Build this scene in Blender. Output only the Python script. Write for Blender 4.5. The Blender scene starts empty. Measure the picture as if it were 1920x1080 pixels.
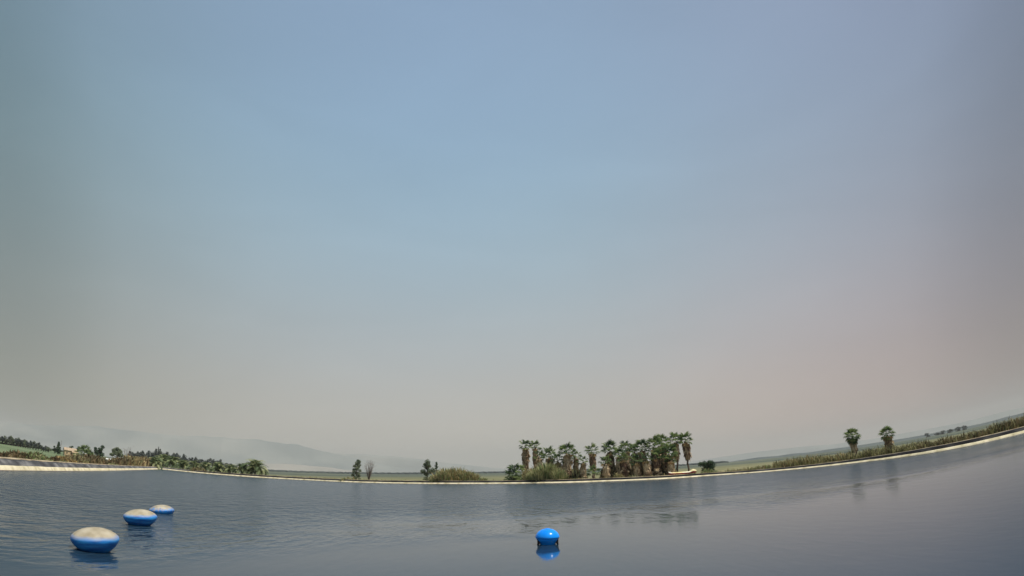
import bpy, math, random
import numpy as np
from mathutils import Vector, Matrix, Quaternion

SC = bpy.context.scene
COL = SC.collection
R = math.radians
EYE = 2.2                                   # camera height above the water, metres

# ------------------------------------------------------------------ camera
# wide surveillance lens: measured angle (radians) against distance from the picture centre (q = pixels / 1000 of 1920)
LENS = (1.07838, -0.140295, -0.0572902, 0.0793667)
NUP = np.array((-0.022694, 0.93781, 0.34640)); NUP /= np.linalg.norm(NUP)      # world up in camera axes (x right, y up, z forward)
FWD = np.array((0, 0, 1.0)) - NUP * NUP[2]; FWD /= np.linalg.norm(FWD)
RGT = -np.cross(NUP, FWD)
if RGT[0] < 0: RGT = -RGT
cd = bpy.data.cameras.new('camera'); cam = bpy.data.objects.new('camera', cd); COL.objects.link(cam)
cd.type = 'PANO'; cd.sensor_fit = 'HORIZONTAL'; cd.sensor_width = 36.0; cd.sensor_height = 20.25
cd.panorama_type = 'FISHEYE_LENS_POLYNOMIAL'
K = 18.75                                    # millimetres on the sensor for q = 1
cd.fisheye_fov = R(170)
cd.fisheye_polynomial_k0 = 0.0
cd.fisheye_polynomial_k1 = -LENS[0] / K
cd.fisheye_polynomial_k2 = -LENS[1] / K**2
cd.fisheye_polynomial_k3 = -LENS[2] / K**3
cd.fisheye_polynomial_k4 = -LENS[3] / K**4
cd.clip_start = 0.05; cd.clip_end = 60000
rc = Vector((RGT[0], FWD[0], NUP[0])); uc = Vector((RGT[1], FWD[1], NUP[1])); fc = Vector((RGT[2], FWD[2], NUP[2]))
m = Matrix((rc, uc, -fc)).transposed().to_4x4(); m.translation = (0, 0, EYE)
cam.matrix_world = m
SC.camera = cam

def lookdir(px, py):
    u = px - 960.0; v = 540.0 - py; r = max(math.hypot(u, v), 1e-6); q = r / 1000
    th = LENS[0]*q + LENS[1]*q*q + LENS[2]*q**3 + LENS[3]*q**4
    d = np.array((u/r*math.sin(th), v/r*math.sin(th), math.cos(th)))
    return d @ RGT, d @ FWD, d @ NUP
def on(px, py, z=0.0):                       # where the sight line meets the level z
    x, y, w = lookdir(px, py); t = (z - EYE) / w
    return Vector((x*t, y*t, z))
def at(px, py, D):                           # the point at ground distance D on the sight line
    x, y, w = lookdir(px, py); t = D / math.hypot(x, y)
    return Vector((x*t, y*t, EYE + w*t))
def pxm(D): return D * 1.02e-3               # metres per photograph pixel at distance D

# ------------------------------------------------------------------ sky, sun, exposure
SUN = Vector((0.40, -0.16, 0.905)).normalized()
W = bpy.data.worlds.new('World'); SC.world = W; W.use_nodes = True
nt = W.node_tree; nt.nodes.clear()
def N(t, **kw):
    n = nt.nodes.new(t)
    for k, v in kw.items(): setattr(n, k, v)
    return n
def L(a, b): nt.links.new(a, b)
out = N('ShaderNodeOutputWorld'); bg = N('ShaderNodeBackground'); L(bg.outputs[0], out.inputs[0])
sky = N('ShaderNodeTexSky', sky_type='NISHITA', sun_disc=False)
sky.sun_elevation = math.asin(SUN.z); sky.sun_rotation = math.atan2(SUN.x, SUN.y)
sky.air_density = 1.2; sky.dust_density = 3.0; sky.altitude = 50
tc = N('ShaderNodeTexCoord'); sp = N('ShaderNodeSeparateXYZ'); L(tc.outputs['Generated'], sp.inputs[0])
def srgb(r, g, b, a=1):
    f = lambda c: (c/255/12.92) if c/255 <= .04045 else ((c/255+.055)/1.055)**2.4
    return (f(r), f(g), f(b), a)
def ramp(stops, src, lo=0.0, hi=1.0):
    mr = N('ShaderNodeMapRange'); L(src, mr.inputs[0]); mr.inputs[1].default_value = lo; mr.inputs[2].default_value = hi
    cr = N('ShaderNodeValToRGB'); L(mr.outputs[0], cr.inputs[0]); e = cr.color_ramp.elements
    cr.color_ramp.interpolation = 'B_SPLINE'
    while len(e) > 1: e.remove(e[0])
    e[0].position = stops[0][0]; e[0].color = stops[0][1]
    for p, c in stops[1:]:
        x = e.new(p); x.color = c
    return cr.outputs[0]
# dusty summer haze: warm grey near the horizon, dull blue above; greener left, rosier right, both sides darkened to imitate lens vignetting
elev = ramp([(0.0, srgb(204, 200, 188)), (0.05, srgb(200, 195, 186)), (0.10, srgb(193, 188, 179)), (0.20, srgb(184, 187, 186)), (0.34, srgb(170, 188, 197)),
             (0.50, srgb(155, 184, 203)), (0.64, srgb(146, 175, 201)), (0.8, srgb(142, 167, 195)), (1.0, srgb(132, 157, 188))], sp.outputs[2], 0.0, 1.0)
side = ramp([(.0, (.40, .44, .42, 1)), (.095, (.47, .51, .47, 1)), (.153, (.74, .75, .71, 1)), (.263, (.93, .94, .94, 1)), (.40, (.98, .99, 1.0, 1)), (.5, (1, 1, 1, 1)),
             (.60, (1.02, .98, .97, 1)), (.737, (1.0, .88, .88, 1)), (.847, (.88, .74, .77, 1)), (.911, (.50, .43, .46, 1)), (1.0, (.41, .36, .39, 1))], sp.outputs[0], -.95, .95)
wn = N('ShaderNodeTexNoise'); wn.inputs['Scale'].default_value = 2.2; wn.inputs['Detail'].default_value = 5; wn.inputs['Distortion'].default_value = .6
wm = N('ShaderNodeMapping'); wm.inputs[3].default_value = (.8, .8, 3.2); wm.inputs[2].default_value = (0, .12, 0); L(tc.outputs['Generated'], wm.inputs[0]); L(wm.outputs[0], wn.inputs['Vector'])
wr = N('ShaderNodeMapRange'); L(wn.outputs[0], wr.inputs[0]); wr.inputs[1].default_value = .3; wr.inputs[2].default_value = .7; wr.inputs[3].default_value = .965; wr.inputs[4].default_value = 1.035
mu = N('ShaderNodeMix', data_type='RGBA', blend_type='MULTIPLY'); mu.inputs[0].default_value = 1
L(elev, mu.inputs[6]); L(side, mu.inputs[7])
mv = N('ShaderNodeVectorMath', operation='SCALE'); L(mu.outputs[2], mv.inputs[0]); L(wr.outputs[0], mv.inputs['Scale'])
sc_ = N('ShaderNodeMix', data_type='RGBA', blend_type='MULTIPLY'); sc_.inputs[0].default_value = 1
L(mv.outputs[0], sc_.inputs[6]); sc_.inputs[7].default_value = (10, 10, 10, 1)      # the sky strength below is a tenth
sc_.clamp_result = False
mx = N('ShaderNodeMix', data_type='RGBA'); mx.inputs[0].default_value = 0.90
L(sky.outputs[0], mx.inputs[6]); L(sc_.outputs[2], mx.inputs[7])
L(mx.outputs[2], bg.inputs[0]); bg.inputs[1].default_value = 0.10
sl = bpy.data.lights.new('sun', 'SUN'); sun = bpy.data.objects.new('sun', sl); COL.objects.link(sun)
sl.energy = 4.6; sl.angle = R(1.0); sl.color = (1.0, 0.94, 0.84)
sun.rotation_euler = (-SUN).to_track_quat('-Z', 'Y').to_euler(); sun.location = (0, 0, 60)
SC.view_settings.view_transform = 'Standard'; SC.view_settings.look = 'None'
SC.view_settings.exposure = 0.0; SC.view_settings.gamma = 1.0; SC.view_settings.use_curve_mapping = False
SC.cycles.max_bounces = 8; SC.cycles.volume_bounces = 0; SC.cycles.transparent_max_bounces = 12

# ------------------------------------------------------------------ helpers
class MB:
    def __init__(s): s.v = []; s.f = []; s.m = []
    def face(s, pts, mi=0):
        n = len(s.v); s.v += [tuple(p) for p in pts]; s.f.append(tuple(range(n, n+len(pts)))); s.m.append(mi)
    def grid(s, rows, mi=0, close=False):
        n = len(s.v); w = len(rows[0])
        for r in rows: s.v += [tuple(p) for p in r]
        for i in range(len(rows)-1):
            for j in range(w if close else w-1):
                k = (j+1) % w
                s.f.append((n+i*w+j, n+i*w+k, n+(i+1)*w+k, n+(i+1)*w+j)); s.m.append(mi)
    def tube(s, pts, rads, sides=7, mi=0, cap=True):
        rows = []
        for i, p in enumerate(pts):
            p = Vector(p); a = Vector(pts[max(i-1, 0)]); b = Vector(pts[min(i+1, len(pts)-1)])
            d = (b-a).normalized(); x = d.orthogonal().normalized() if i == 0 else (x - d*x.dot(d)).normalized(); y = d.cross(x)
            rows.append([p + (x*math.cos(t)+y*math.sin(t))*rads[i] for t in [k*2*math.pi/sides for k in range(sides)]])
        s.grid(rows, mi, True)
        if cap: s.face(rows[-1], mi); s.face(rows[0][::-1], mi)
    def box(s, c, d, mi=0, rz=0):
        cx, cy, cz = c; a, b, e = d[0]/2, d[1]/2, d[2]/2; q = []
        for x, y, z in ((-a,-b,-e),(a,-b,-e),(a,b,-e),(-a,b,-e),(-a,-b,e),(a,-b,e),(a,b,e),(-a,b,e)):
            q.append((cx+x*math.cos(rz)-y*math.sin(rz), cy+x*math.sin(rz)+y*math.cos(rz), cz+z))
        n = len(s.v); s.v += q
        for f in ((0,3,2,1),(4,5,6,7),(0,1,5,4),(1,2,6,5),(2,3,7,6),(3,0,4,7)):
            s.f.append(tuple(n+i for i in f)); s.m.append(mi)
    def lathe(s, prof, seg=32, mi=0, mis=None):
        rows = [[(r*math.cos(t), r*math.sin(t), z) for t in [k*2*math.pi/seg for k in range(seg)]] for r, z in prof]
        n0 = len(s.f); s.grid(rows, mi, True)
    def mesh(s, name, mats, smooth=False):
        me = bpy.data.meshes.new(name); me.from_pydata(s.v, [], s.f)
        for q in mats: me.materials.append(q)
        me.polygons.foreach_set('material_index', s.m)
        if smooth: me.polygons.foreach_set('use_smooth', [True]*len(s.f))
        me.update(); return me
def put(name, me, parent=None, loc=(0,0,0), rot=(0,0,0), scale=(1,1,1)):
    o = bpy.data.objects.new(name, me); COL.objects.link(o); o.parent = parent
    o.location = loc; o.rotation_euler = rot; o.scale = scale; return o
def tag(o, label=None, cat=None, group=None, kind=None):
    if label: o['label'] = label
    if cat: o['category'] = cat
    if group: o['group'] = group
    if kind: o['kind'] = kind
    return o

def material(name, build):
    mt = bpy.data.materials.new(name); mt.use_nodes = True; t = mt.node_tree; t.nodes.clear()
    o = t.nodes.new('ShaderNodeOutputMaterial'); s = build(t); t.links.new(s, o.inputs[0]); return mt
def noisecol(t, cols, scale=1.0, detail=4, coord='Object', stretch=(1,1,1), lo=.35, hi=.65, rnd=0.0):
    c = t.nodes.new('ShaderNodeTexCoord'); mp = t.nodes.new('ShaderNodeMapping'); mp.inputs[3].default_value = stretch
    if coord == 'World':
        g = t.nodes.new('ShaderNodeNewGeometry'); t.links.new(g.outputs['Position'], mp.inputs[0])
    else: t.links.new(c.outputs[coord], mp.inputs[0])
    n = t.nodes.new('ShaderNodeTexNoise'); n.inputs['Scale'].default_value = scale; n.inputs['Detail'].default_value = detail
    t.links.new(mp.outputs[0], n.inputs['Vector']); src = n.outputs[0]
    if rnd:
        oi = t.nodes.new('ShaderNodeObjectInfo'); ma = t.nodes.new('ShaderNodeMath'); ma.operation = 'MULTIPLY_ADD'
        sb = t.nodes.new('ShaderNodeMath'); sb.operation = 'SUBTRACT'; t.links.new(oi.outputs['Random'], sb.inputs[0]); sb.inputs[1].default_value = .5
        t.links.new(sb.outputs[0], ma.inputs[0]); ma.inputs[1].default_value = rnd; t.links.new(src, ma.inputs[2]); src = ma.outputs[0]
    mr = t.nodes.new('ShaderNodeMapRange'); mr.inputs[1].default_value = lo; mr.inputs[2].default_value = hi; t.links.new(src, mr.inputs[0])
    cr = t.nodes.new('ShaderNodeValToRGB'); e = cr.color_ramp.elements; t.links.new(mr.outputs[0], cr.inputs[0])
    e[0].color = (*cols[0], 1); e[1].color = (*cols[-1], 1)
    for i, q in enumerate(cols[1:-1]): e.new((i+1)/(len(cols)-1)).color = (*q, 1)
    return cr.outputs[0], n.outputs[0]
def simple(name, cols, scale=2.0, rough=.85, leaf=0.0, bump=0.0, rnd=0.0, **kw):
    def b(t):
        c, f = noisecol(t, cols, scale, rnd=rnd, **kw)
        p = t.nodes.new('ShaderNodeBsdfPrincipled'); p.inputs['Roughness'].default_value = rough
        p.inputs['Specular IOR Level'].default_value = .25
        t.links.new(c, p.inputs['Base Color'])
        if bump:
            bp = t.nodes.new('ShaderNodeBump'); bp.inputs['Strength'].default_value = .6; bp.inputs['Distance'].default_value = bump
            t.links.new(f, bp.inputs['Height']); t.links.new(bp.outputs[0], p.inputs['Normal'])
        if not leaf: return p.outputs[0]
        tr = t.nodes.new('ShaderNodeBsdfTranslucent'); t.links.new(c, tr.inputs[0]); ms = t.nodes.new('ShaderNodeMixShader')
        ms.inputs[0].default_value = leaf; t.links.new(p.outputs[0], ms.inputs[1]); t.links.new(tr.outputs[0], ms.inputs[2]); return ms.outputs[0]
    return material(name, b)

M = {}
M['frond'] = simple('fan_frond_green', [(.035,.07,.028),(.09,.15,.055),(.22,.28,.10)], 1.2, leaf=.3, rnd=.5)
M['frond_old'] = simple('fan_frond_old', [(.20,.19,.07),(.36,.27,.12),(.46,.31,.15)], 1.2, leaf=.2, rnd=.5)
M['thatch'] = simple('dead_thatch', [(.12,.07,.045),(.38,.27,.16),(.64,.50,.32)], 2.2, stretch=(3,3,.6), rnd=.55)
M['bark'] = simple('palm_bark', [(.10,.075,.055),(.24,.18,.13)], 3, stretch=(1,1,6), bump=.02)
M['date'] = simple('date_frond', [(.10,.14,.065),(.21,.26,.12),(.36,.38,.19)], .8, leaf=.3, rnd=.5)
M['dark_leaf'] = simple('dark_leaf', [(.022,.042,.028),(.045,.08,.045),(.085,.125,.06)], .8, leaf=.2, coord='World')
M['grey_leaf'] = simple('grey_leaf', [(.07,.095,.06),(.14,.17,.105),(.22,.25,.14)], .8, leaf=.2, coord='World')
M['twig'] = simple('bare_twig', [(.13,.10,.095),(.24,.19,.17)], 2)
M['wood'] = simple('tree_bark', [(.07,.055,.045),(.15,.12,.10)], 2)
M['reed'] = simple('reed_olive', [(.17,.17,.075),(.34,.33,.16),(.50,.46,.25)], .7, leaf=.25, coord='World')
M['reed_tan'] = simple('reed_tan', [(.22,.165,.08),(.40,.31,.15),(.55,.43,.24)], .9, leaf=.2, coord='World')
M['reed_dark'] = simple('reed_dark', [(.06,.055,.03),(.14,.125,.065),(.25,.21,.11)], .8, leaf=.2, coord='World')
M['reed_brown'] = simple('reed_brown', [(.09,.06,.035),(.18,.125,.065),(.30,.22,.12)], .8, leaf=.2, coord='World')
M['reed_gold'] = simple('reed_gold', [(.28,.19,.06),(.46,.33,.12)], .9, leaf=.2, coord='World')
M['reed_green'] = simple('reed_green', [(.12,.17,.06),(.22,.28,.11),(.34,.38,.17)], .8, leaf=.25, coord='World')
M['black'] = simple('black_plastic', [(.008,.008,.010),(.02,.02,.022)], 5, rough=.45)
M['blue'] = simple('blue_plastic', [(.005,.24,.86),(.008,.30,.95)], 3, rough=.22)

# ------------------------------------------------------------------ water
# waterline of the reservoir, surveyed on the photograph and laid on the water level
WL = [(-4,882.8),(60,883.3),(142,883.7),(217,882.7),(262,881.3),(303,880),(360,885.8),(410,890.3),(460,894),(520,897.7),(577,900.6),(660,904.6),(760,907.1),(877,907.7),(1000,906.8),(1060,905.8),(1130,903.4),(1230,899.4),(1330,892.6),(1400,888),(1457,883.6),(1530,876.8),(1607,868.4),(1680,859.6),(1747,849.8),(1830,834),(1916,813.5)]
CR = [(-4,858.6),(60,862.5),(142,868.2),(217,872.2),(262,874),(303,875.8),(360,881.5),(410,885.2),(460,888.4),(520,892.3),(577,895.8),(660,899),(760,901.2),(877,901.4),(1000,900.4),(1060,899.0),(1130,896.4),(1230,892.5),(1330,886.4),(1400,882),(1457,877.8),(1530,870),(1607,859.8),(1680,849.5),(1747,837.5),(1830,820.5),(1916,800.5)]
wl = [on(x, y) for x, y in WL]
corner = wl[5]
# the bank runs on past the frame on both sides and closes behind the camera
dl = (wl[0]-wl[1]).normalized(); dr = (wl[-1]-wl[-2]).normalized()
pre = [wl[0]+dl*k for k in (30, 16, 7)]
post = [wl[-1]+dr*6, wl[-1]+dr*20, wl[-1]+Vector((22,-30,0)), wl[-1]+Vector((16,-75,0))]
back = [Vector((40,-14,0)), Vector((18,-6.5,0)), Vector((0,-3.6,0)), Vector((-9,-3,0))]
line = pre + wl + post
crz = []
for i_, ((x, y), p) in enumerate(zip(CR, wl)):
    tg = (wl[min(i_+1, len(wl)-1)] - wl[max(i_-1, 0)]).normalized(); rd = Vector((p.x, p.y, 0)).normalized()
    D = math.hypot(p.x, p.y) + 1.08/max(.3, abs(tg.x*rd.y - tg.y*rd.x))
    crz.append(at(x, y, D).z)
crz = [crz[0]]*3 + crz + [crz[-1]]*4
# smooth the crest heights, then resample the whole bank line
crz = [sum(crz[max(0,i-1):i+2])/len(crz[max(0,i-1):i+2]) for i in range(len(crz))]
ring = line + [Vector((p.x, p.y, 0)) for p in back]
crz = crz + [.8]*len(back)

def outward(i, pts, closed=True):
    a = pts[(i-1) % len(pts)]; b = pts[(i+1) % len(pts)]; d = Vector((b.x-a.x, b.y-a.y, 0)).normalized()
    return Vector((-d.y, d.x, 0))           # the ring runs clockwise seen from above: left of travel is outside
# resample so pieces are short
rs = []; rz = []
n = len(ring)
for i in range(n):
    a, b = ring[i], ring[(i+1) % n]; k = max(1, int((b-a).length/1.6))
    for j in range(k): rs.append(a.lerp(b, j/k)); rz.append(crz[i]*(1-j/k)+crz[(i+1) % n]*j/k)
outs = [outward(i, rs) for i in range(len(rs))]
# smooth the normals a little
for _ in range(3): outs = [(outs[i-1]*.5+outs[i]+outs[(i+1)%len(outs)]*.5).normalized() for i in range(len(outs))]
rnd = random.Random(5)
def sheet(name, prof, mats, wob=0.0, smooth=True, kind='structure'):
    # prof: list of (outward offset, height as a function of crest height, material of the strip above it)
    b = MB(); rows = []
    wv = [[rnd.uniform(-wob, wob) for _ in rs] for _ in prof]
    for i in range(len(rs)+1):
        i %= len(rs); row = []
        for k, (o, h, _m) in enumerate(prof):
            p = rs[i] + outs[i]*(o + wv[k][i]*.6); row.append((p.x, p.y, h(rz[i]) + wv[k][i]))
        rows.append(row)
    w = len(prof); n0 = len(b.v)
    for r in rows: b.v += r
    for i in range(len(rows)-1):
        for j in range(w-1):
            b.f.append((n0+i*w+j, n0+(i+1)*w+j, n0+(i+1)*w+j+1, n0+i*w+j+1)); b.m.append(prof[j][2])
    return tag(put(name, b.mesh(name, mats, smooth)), kind=kind)

def water_mat(t):
    g = t.nodes.new('ShaderNodeNewGeometry'); s = t.nodes.new('ShaderNodeSeparateXYZ'); t.links.new(g.outputs['Position'], s.inputs[0])
    def ma(op, a, b, c=None, clamp=False):
        q = t.nodes.new('ShaderNodeMath'); q.operation = op; q.use_clamp = clamp
        for i, v in enumerate((a, b, c)):
            if v is None: continue
            if isinstance(v, (int, float)): q.inputs[i].default_value = v
            else: t.links.new(v, q.inputs[i])
        return q.outputs[0]
    def noise(scale, det, st=(1,1,1), dist=0.0, rz=0.0):
        mp = t.nodes.new('ShaderNodeMapping'); mp.inputs[3].default_value = st; mp.inputs[2].default_value = (0,0,rz); t.links.new(g.outputs['Position'], mp.inputs[0])
        q = t.nodes.new('ShaderNodeTexNoise'); q.inputs['Scale'].default_value = scale; q.inputs['Detail'].default_value = det
        q.inputs['Distortion'].default_value = dist; t.links.new(mp.outputs[0], q.inputs['Vector']); return q.outputs[0]
    # wind reaches the far and left water; the near right lies in the lee
    vl = t.nodes.new('ShaderNodeVectorMath'); vl.operation = 'LENGTH'; t.links.new(g.outputs['Position'], vl.inputs[0])
    pos = ma('MULTIPLY_ADD', s.outputs[0], -.6, vl.outputs['Value'])
    patch = noise(.05, 2, (1, 1.4, 1), .4, .5); pos = ma('ADD', pos, ma('MULTIPLY', ma('SUBTRACT', patch, .5), 30))
    wind = t.nodes.new('ShaderNodeMapRange'); wind.interpolation_type = 'SMOOTHSTEP'; t.links.new(pos, wind.inputs[0])
    wind.inputs[1].default_value = 17; wind.inputs[2].default_value = 46; wind.inputs[3].default_value = .008; wind.inputs[4].default_value = 1.0
    a = noise(2.5, 3, (1.15, .42, 1), .4, .25); b = noise(6.5, 3, (1, .45, 1), .3, -.2); c = noise(1.0, 2, (1, .5, 1), .3, .1)
    h = ma('ADD', ma('MULTIPLY', a, 1.0), ma('ADD', ma('MULTIPLY', b, .22), ma('MULTIPLY', c, 1.1)))
    h = ma('MULTIPLY', h, wind.outputs[0])
    bp = t.nodes.new('ShaderNodeBump'); bp.inputs['Strength'].default_value = 1.0; bp.inputs['Distance'].default_value = .50; t.links.new(h, bp.inputs['Height'])
    p = t.nodes.new('ShaderNodeBsdfPrincipled'); p.inputs['IOR'].default_value = 1.333
    p.inputs['Base Color'].default_value = (.014, .033, .054, 1)
    t.links.new(ma('MULTIPLY_ADD', wind.outputs[0], .12, .075), p.inputs['Roughness'])
    t.links.new(bp.outputs[0], p.inputs['Normal']); return p.outputs[0]
M['water'] = material('reservoir_water', water_mat)
b = MB(); b.face([(p.x+o.x*.12, p.y+o.y*.12, 0.0) for p, o in zip(rs, outs)][::-1], 0)
tag(put('water', b.mesh('water', [M['water']])), kind='structure')

M['cream'] = simple('bleached_concrete', [(.36,.31,.18),(.56,.49,.31),(.70,.62,.43)], .9, detail=6, coord='World', rough=.8, lo=.3, hi=.6)
def liner_mat(t):
    c, f = noisecol(t, [(.008,.008,.010),(.018,.018,.020),(.045,.044,.045)], .5, detail=6, coord='World', stretch=(1,1,2.5), lo=.38, hi=.68)
    # the liner is greyer along the left bank and near black along the far bank
    g = t.nodes.new('ShaderNodeNewGeometry'); s = t.nodes.new('ShaderNodeSeparateXYZ'); t.links.new(g.outputs['Position'], s.inputs[0])
    mr = t.nodes.new('ShaderNodeMapRange'); mr.interpolation_type = 'SMOOTHSTEP'; t.links.new(s.outputs[0], mr.inputs[0])
    mr.inputs[1].default_value = -112; mr.inputs[2].default_value = -116
    dl_ = t.nodes.new('ShaderNodeMath'); dl_.operation = 'MULTIPLY_ADD'; t.links.new(s.outputs[1], dl_.inputs[0]); dl_.inputs[1].default_value = .62; t.links.new(s.outputs[0], dl_.inputs[2])
    lf = t.nodes.new('ShaderNodeMapRange'); t.links.new(dl_.outputs[0], lf.inputs[0]); lf.inputs[1].default_value = -2; lf.inputs[2].default_value = -12
    c2, f2 = noisecol(t, [(.055,.055,.058),(.10,.10,.102),(.20,.195,.19)], .45, detail=7, coord='World', stretch=(1,1,3), lo=.35, hi=.65)
    mxx = t.nodes.new('ShaderNodeMix'); mxx.data_type = 'RGBA'; t.links.new(lf.outputs[0], mxx.inputs[0]); t.links.new(c, mxx.inputs[6]); t.links.new(c2, mxx.inputs[7])
    p = t.nodes.new('ShaderNodeBsdfPrincipled'); p.inputs['Roughness'].default_value = .85; t.links.new(mxx.outputs[2], p.inputs['Base Color'])
    p.inputs['Specular IOR Level'].default_value = .08
    bp = t.nodes.new('ShaderNodeBump'); bp.inputs['Strength'].default_value = .7; bp.inputs['Distance'].default_value = .25
    t.links.new(f2, bp.inputs['Height']); t.links.new(bp.outputs[0], p.inputs['Normal']); return p.outputs[0]
M['liner'] = material('pond_liner', liner_mat)
M['wet'] = simple('wet_edge', [(.05,.03,.028),(.10,.06,.05)], 1.5, coord='World', rough=.5)
M['path'] = simple('dirt_path', [(.20,.15,.095),(.36,.29,.19),(.48,.40,.27)], .6, detail=7, coord='World', rough=.95, bump=.03)
M['verge'] = simple('berm_grass_soil', [(.12,.115,.05),(.20,.18,.085),(.31,.26,.14)], .4, detail=7, coord='World', rough=.95, bump=.05)

sheet('reservoir_floor_edge', [(-3.0, lambda c: -1.6, 0), (-.02, lambda c: -.03, 0), (.07, lambda c: .05, 0)], [M['wet']])
sheet('concrete_kerb', [(.055, lambda c: .035, 0), (.26, lambda c: .40*c, 0), (.42, lambda c: .43*c, 0), (.44, lambda c: .36*c, 0)], [M['cream']], wob=.012)
sheet('pond_liner', [(.40, lambda c: .38*c, 0), (.62, lambda c: .60*c, 0), (.80, lambda c: .76*c, 0), (.94, lambda c: .90*c, 1), (1.0, lambda c: .96*c-.01, 1), (1.12, lambda c: c-.04, 1)], [M['liner'], M['black']], wob=.028)  # upper strips coloured black to paint in the shadow line under the crest
sheet('bank_path', [(1.06, lambda c: c-.10, 0), (1.08, lambda c: c, 0), (1.35, lambda c: c+.01, 0), (2.3, lambda c: c-.05, 1), (3.2, lambda c: c-.22, 1), (5.2, lambda c: -.32, 1), (6.5, lambda c: -.6, 1)], [M['path'], M['verge']], wob=.015)

# ------------------------------------------------------------------ ground, far land, haze
def ground_mat(t):
    g = t.nodes.new('ShaderNodeNewGeometry')
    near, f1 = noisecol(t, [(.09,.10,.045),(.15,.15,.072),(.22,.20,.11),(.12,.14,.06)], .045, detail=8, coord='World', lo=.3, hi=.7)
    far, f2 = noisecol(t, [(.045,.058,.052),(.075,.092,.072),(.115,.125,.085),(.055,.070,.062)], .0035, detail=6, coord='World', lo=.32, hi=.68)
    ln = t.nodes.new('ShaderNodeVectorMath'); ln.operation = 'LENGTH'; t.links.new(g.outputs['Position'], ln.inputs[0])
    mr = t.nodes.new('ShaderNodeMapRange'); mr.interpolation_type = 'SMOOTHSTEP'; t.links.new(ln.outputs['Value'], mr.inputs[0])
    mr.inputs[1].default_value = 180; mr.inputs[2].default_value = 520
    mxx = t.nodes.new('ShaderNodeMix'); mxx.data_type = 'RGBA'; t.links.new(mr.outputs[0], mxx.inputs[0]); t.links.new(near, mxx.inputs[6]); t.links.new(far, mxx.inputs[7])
    p = t.nodes.new('ShaderNodeBsdfPrincipled'); p.inputs['Roughness'].default_value = .95; p.inputs['Specular IOR Level'].default_value = .1
    t.links.new(mxx.outputs[2], p.inputs['Base Color']); return p.outputs[0]
M['ground'] = material('plain_ground', ground_mat)
GZ = -.35
b = MB(); seg = 96; radii = [.01, 300, 900, 2500, 6000, 12000]
b.grid([[(r*math.cos(2*math.pi*k/seg), r*math.sin(2*math.pi*k/seg), GZ-.0) for k in range(seg)] for r in radii], 0, True)
g_ = b.mesh('ground', [M['ground']])
# the reservoir basin is dug into the plain: lower the ground under it
tag(put('ground', g_, loc=(0, 0, -.2)), kind='structure'); GZ = -.55

M['hill'] = simple('mountain_rock', [(.14,.165,.155),(.20,.22,.20),(.26,.27,.24)], .0012, detail=8, coord='World')
M['pale_hill'] = simple('pale_foothill', [(.24,.23,.20),(.34,.32,.27)], .002, detail=6, coord='World')
M['far_wood'] = simple('far_plantation', [(.035,.050,.052),(.075,.095,.085)], .01, detail=6, coord='World')
def ridge(name, pts, D, depth, mat, sub=10, rough=.08, seed=1, kind='structure'):
    # a range of hills whose skyline passes through the listed sight lines at distance D
    rr = random.Random(seed); sky_ = []
    for i in range(len(pts)-1):
        for j in range(sub):
            f = j/sub; sky_.append(at(pts[i][0]*(1-f)+pts[i+1][0]*f, pts[i][1]*(1-f)+pts[i+1][1]*f, D))
    sky_.append(at(*pts[-1], D))
    h = [max(p.z - GZ, 0) for p in sky_]; fine = [0.0]*len(h)
    for o in (1, 2, 4, 8):
        v = [rr.uniform(-1, 1) for _ in range(len(h)//o + 2)]
        for i in range(len(h)):
            k = i/o; fine[i] += (v[int(k)]*(1-k % 1) + v[int(k)+1]*(k % 1))*o/15
    rows = []
    for s_, hf in ((-1, 0), (-.62, .22), (-.34, .52), (-.14, .85), (0, 1.0), (.3, .7), (.8, .2), (1.1, -.02)):
        row = []
        for i, p in enumerate(sky_):
            d = Vector((p.x, p.y, 0)).normalized(); zz = h[i]*hf*(1 + rough*fine[i]*(1 if hf > .1 else 0) + (rr.uniform(-.03, .03) if 0 < hf < 1 else 0))
            q = p + d*(s_*depth + rr.uniform(-.02, .02)*depth*(0 < hf < 1)); row.append((q.x, q.y, GZ - 3*(hf <= 0) + zz))
        rows.append(row)
    b = MB(); b.grid(rows); return tag(put(name, b.mesh(name, [mat], True)), kind=kind)
ridge('mountain', [(-260,800),(-120,792),(0,793),(60,795),(110,798),(160,800),(200,802),(250,806),(300,814),(345,819),(400,819),(450,821),(500,825),(550,832),(600,843),(640,853),(690,866),(740,876),(770,882)], 9200, 1500, M['hill'], seed=3)
ridge('far_mountain', [(560,852),(620,850),(680,851),(740,856),(800,862),(860,870),(920,877),(970,881)], 11000, 500, M['hill'], rough=.05, seed=4)
ridge('far_mountain', [(1290,866),(1350,857),(1420,847),(1500,838),(1560,833),(1640,822),(1720,808),(1800,793),(1880,772),(1960,752),(2060,725)], 11000, 500, M['hill'], rough=.05, seed=6)
ridge('foothill', [(430,872),(470,868.5),(500,868),(540,869.5),(580,872.5),(620,877),(650,881),(680,884)], 5200, 300, M['pale_hill'], rough=.12, seed=7)
ridge('low_hill', [(1330,872),(1373,865),(1423,857.5),(1457,855),(1487,850.5),(1515,848.5),(1547,843.5),(1598,836.5),(1640,830.5),(1691,822.5),(1738,814.5),(1790,804),(1822,798),(1860,789.5),(1888,781.5),(1930,771),(2040,741)], 2600, 300, M['far_wood'], rough=.10, seed=8)

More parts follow.
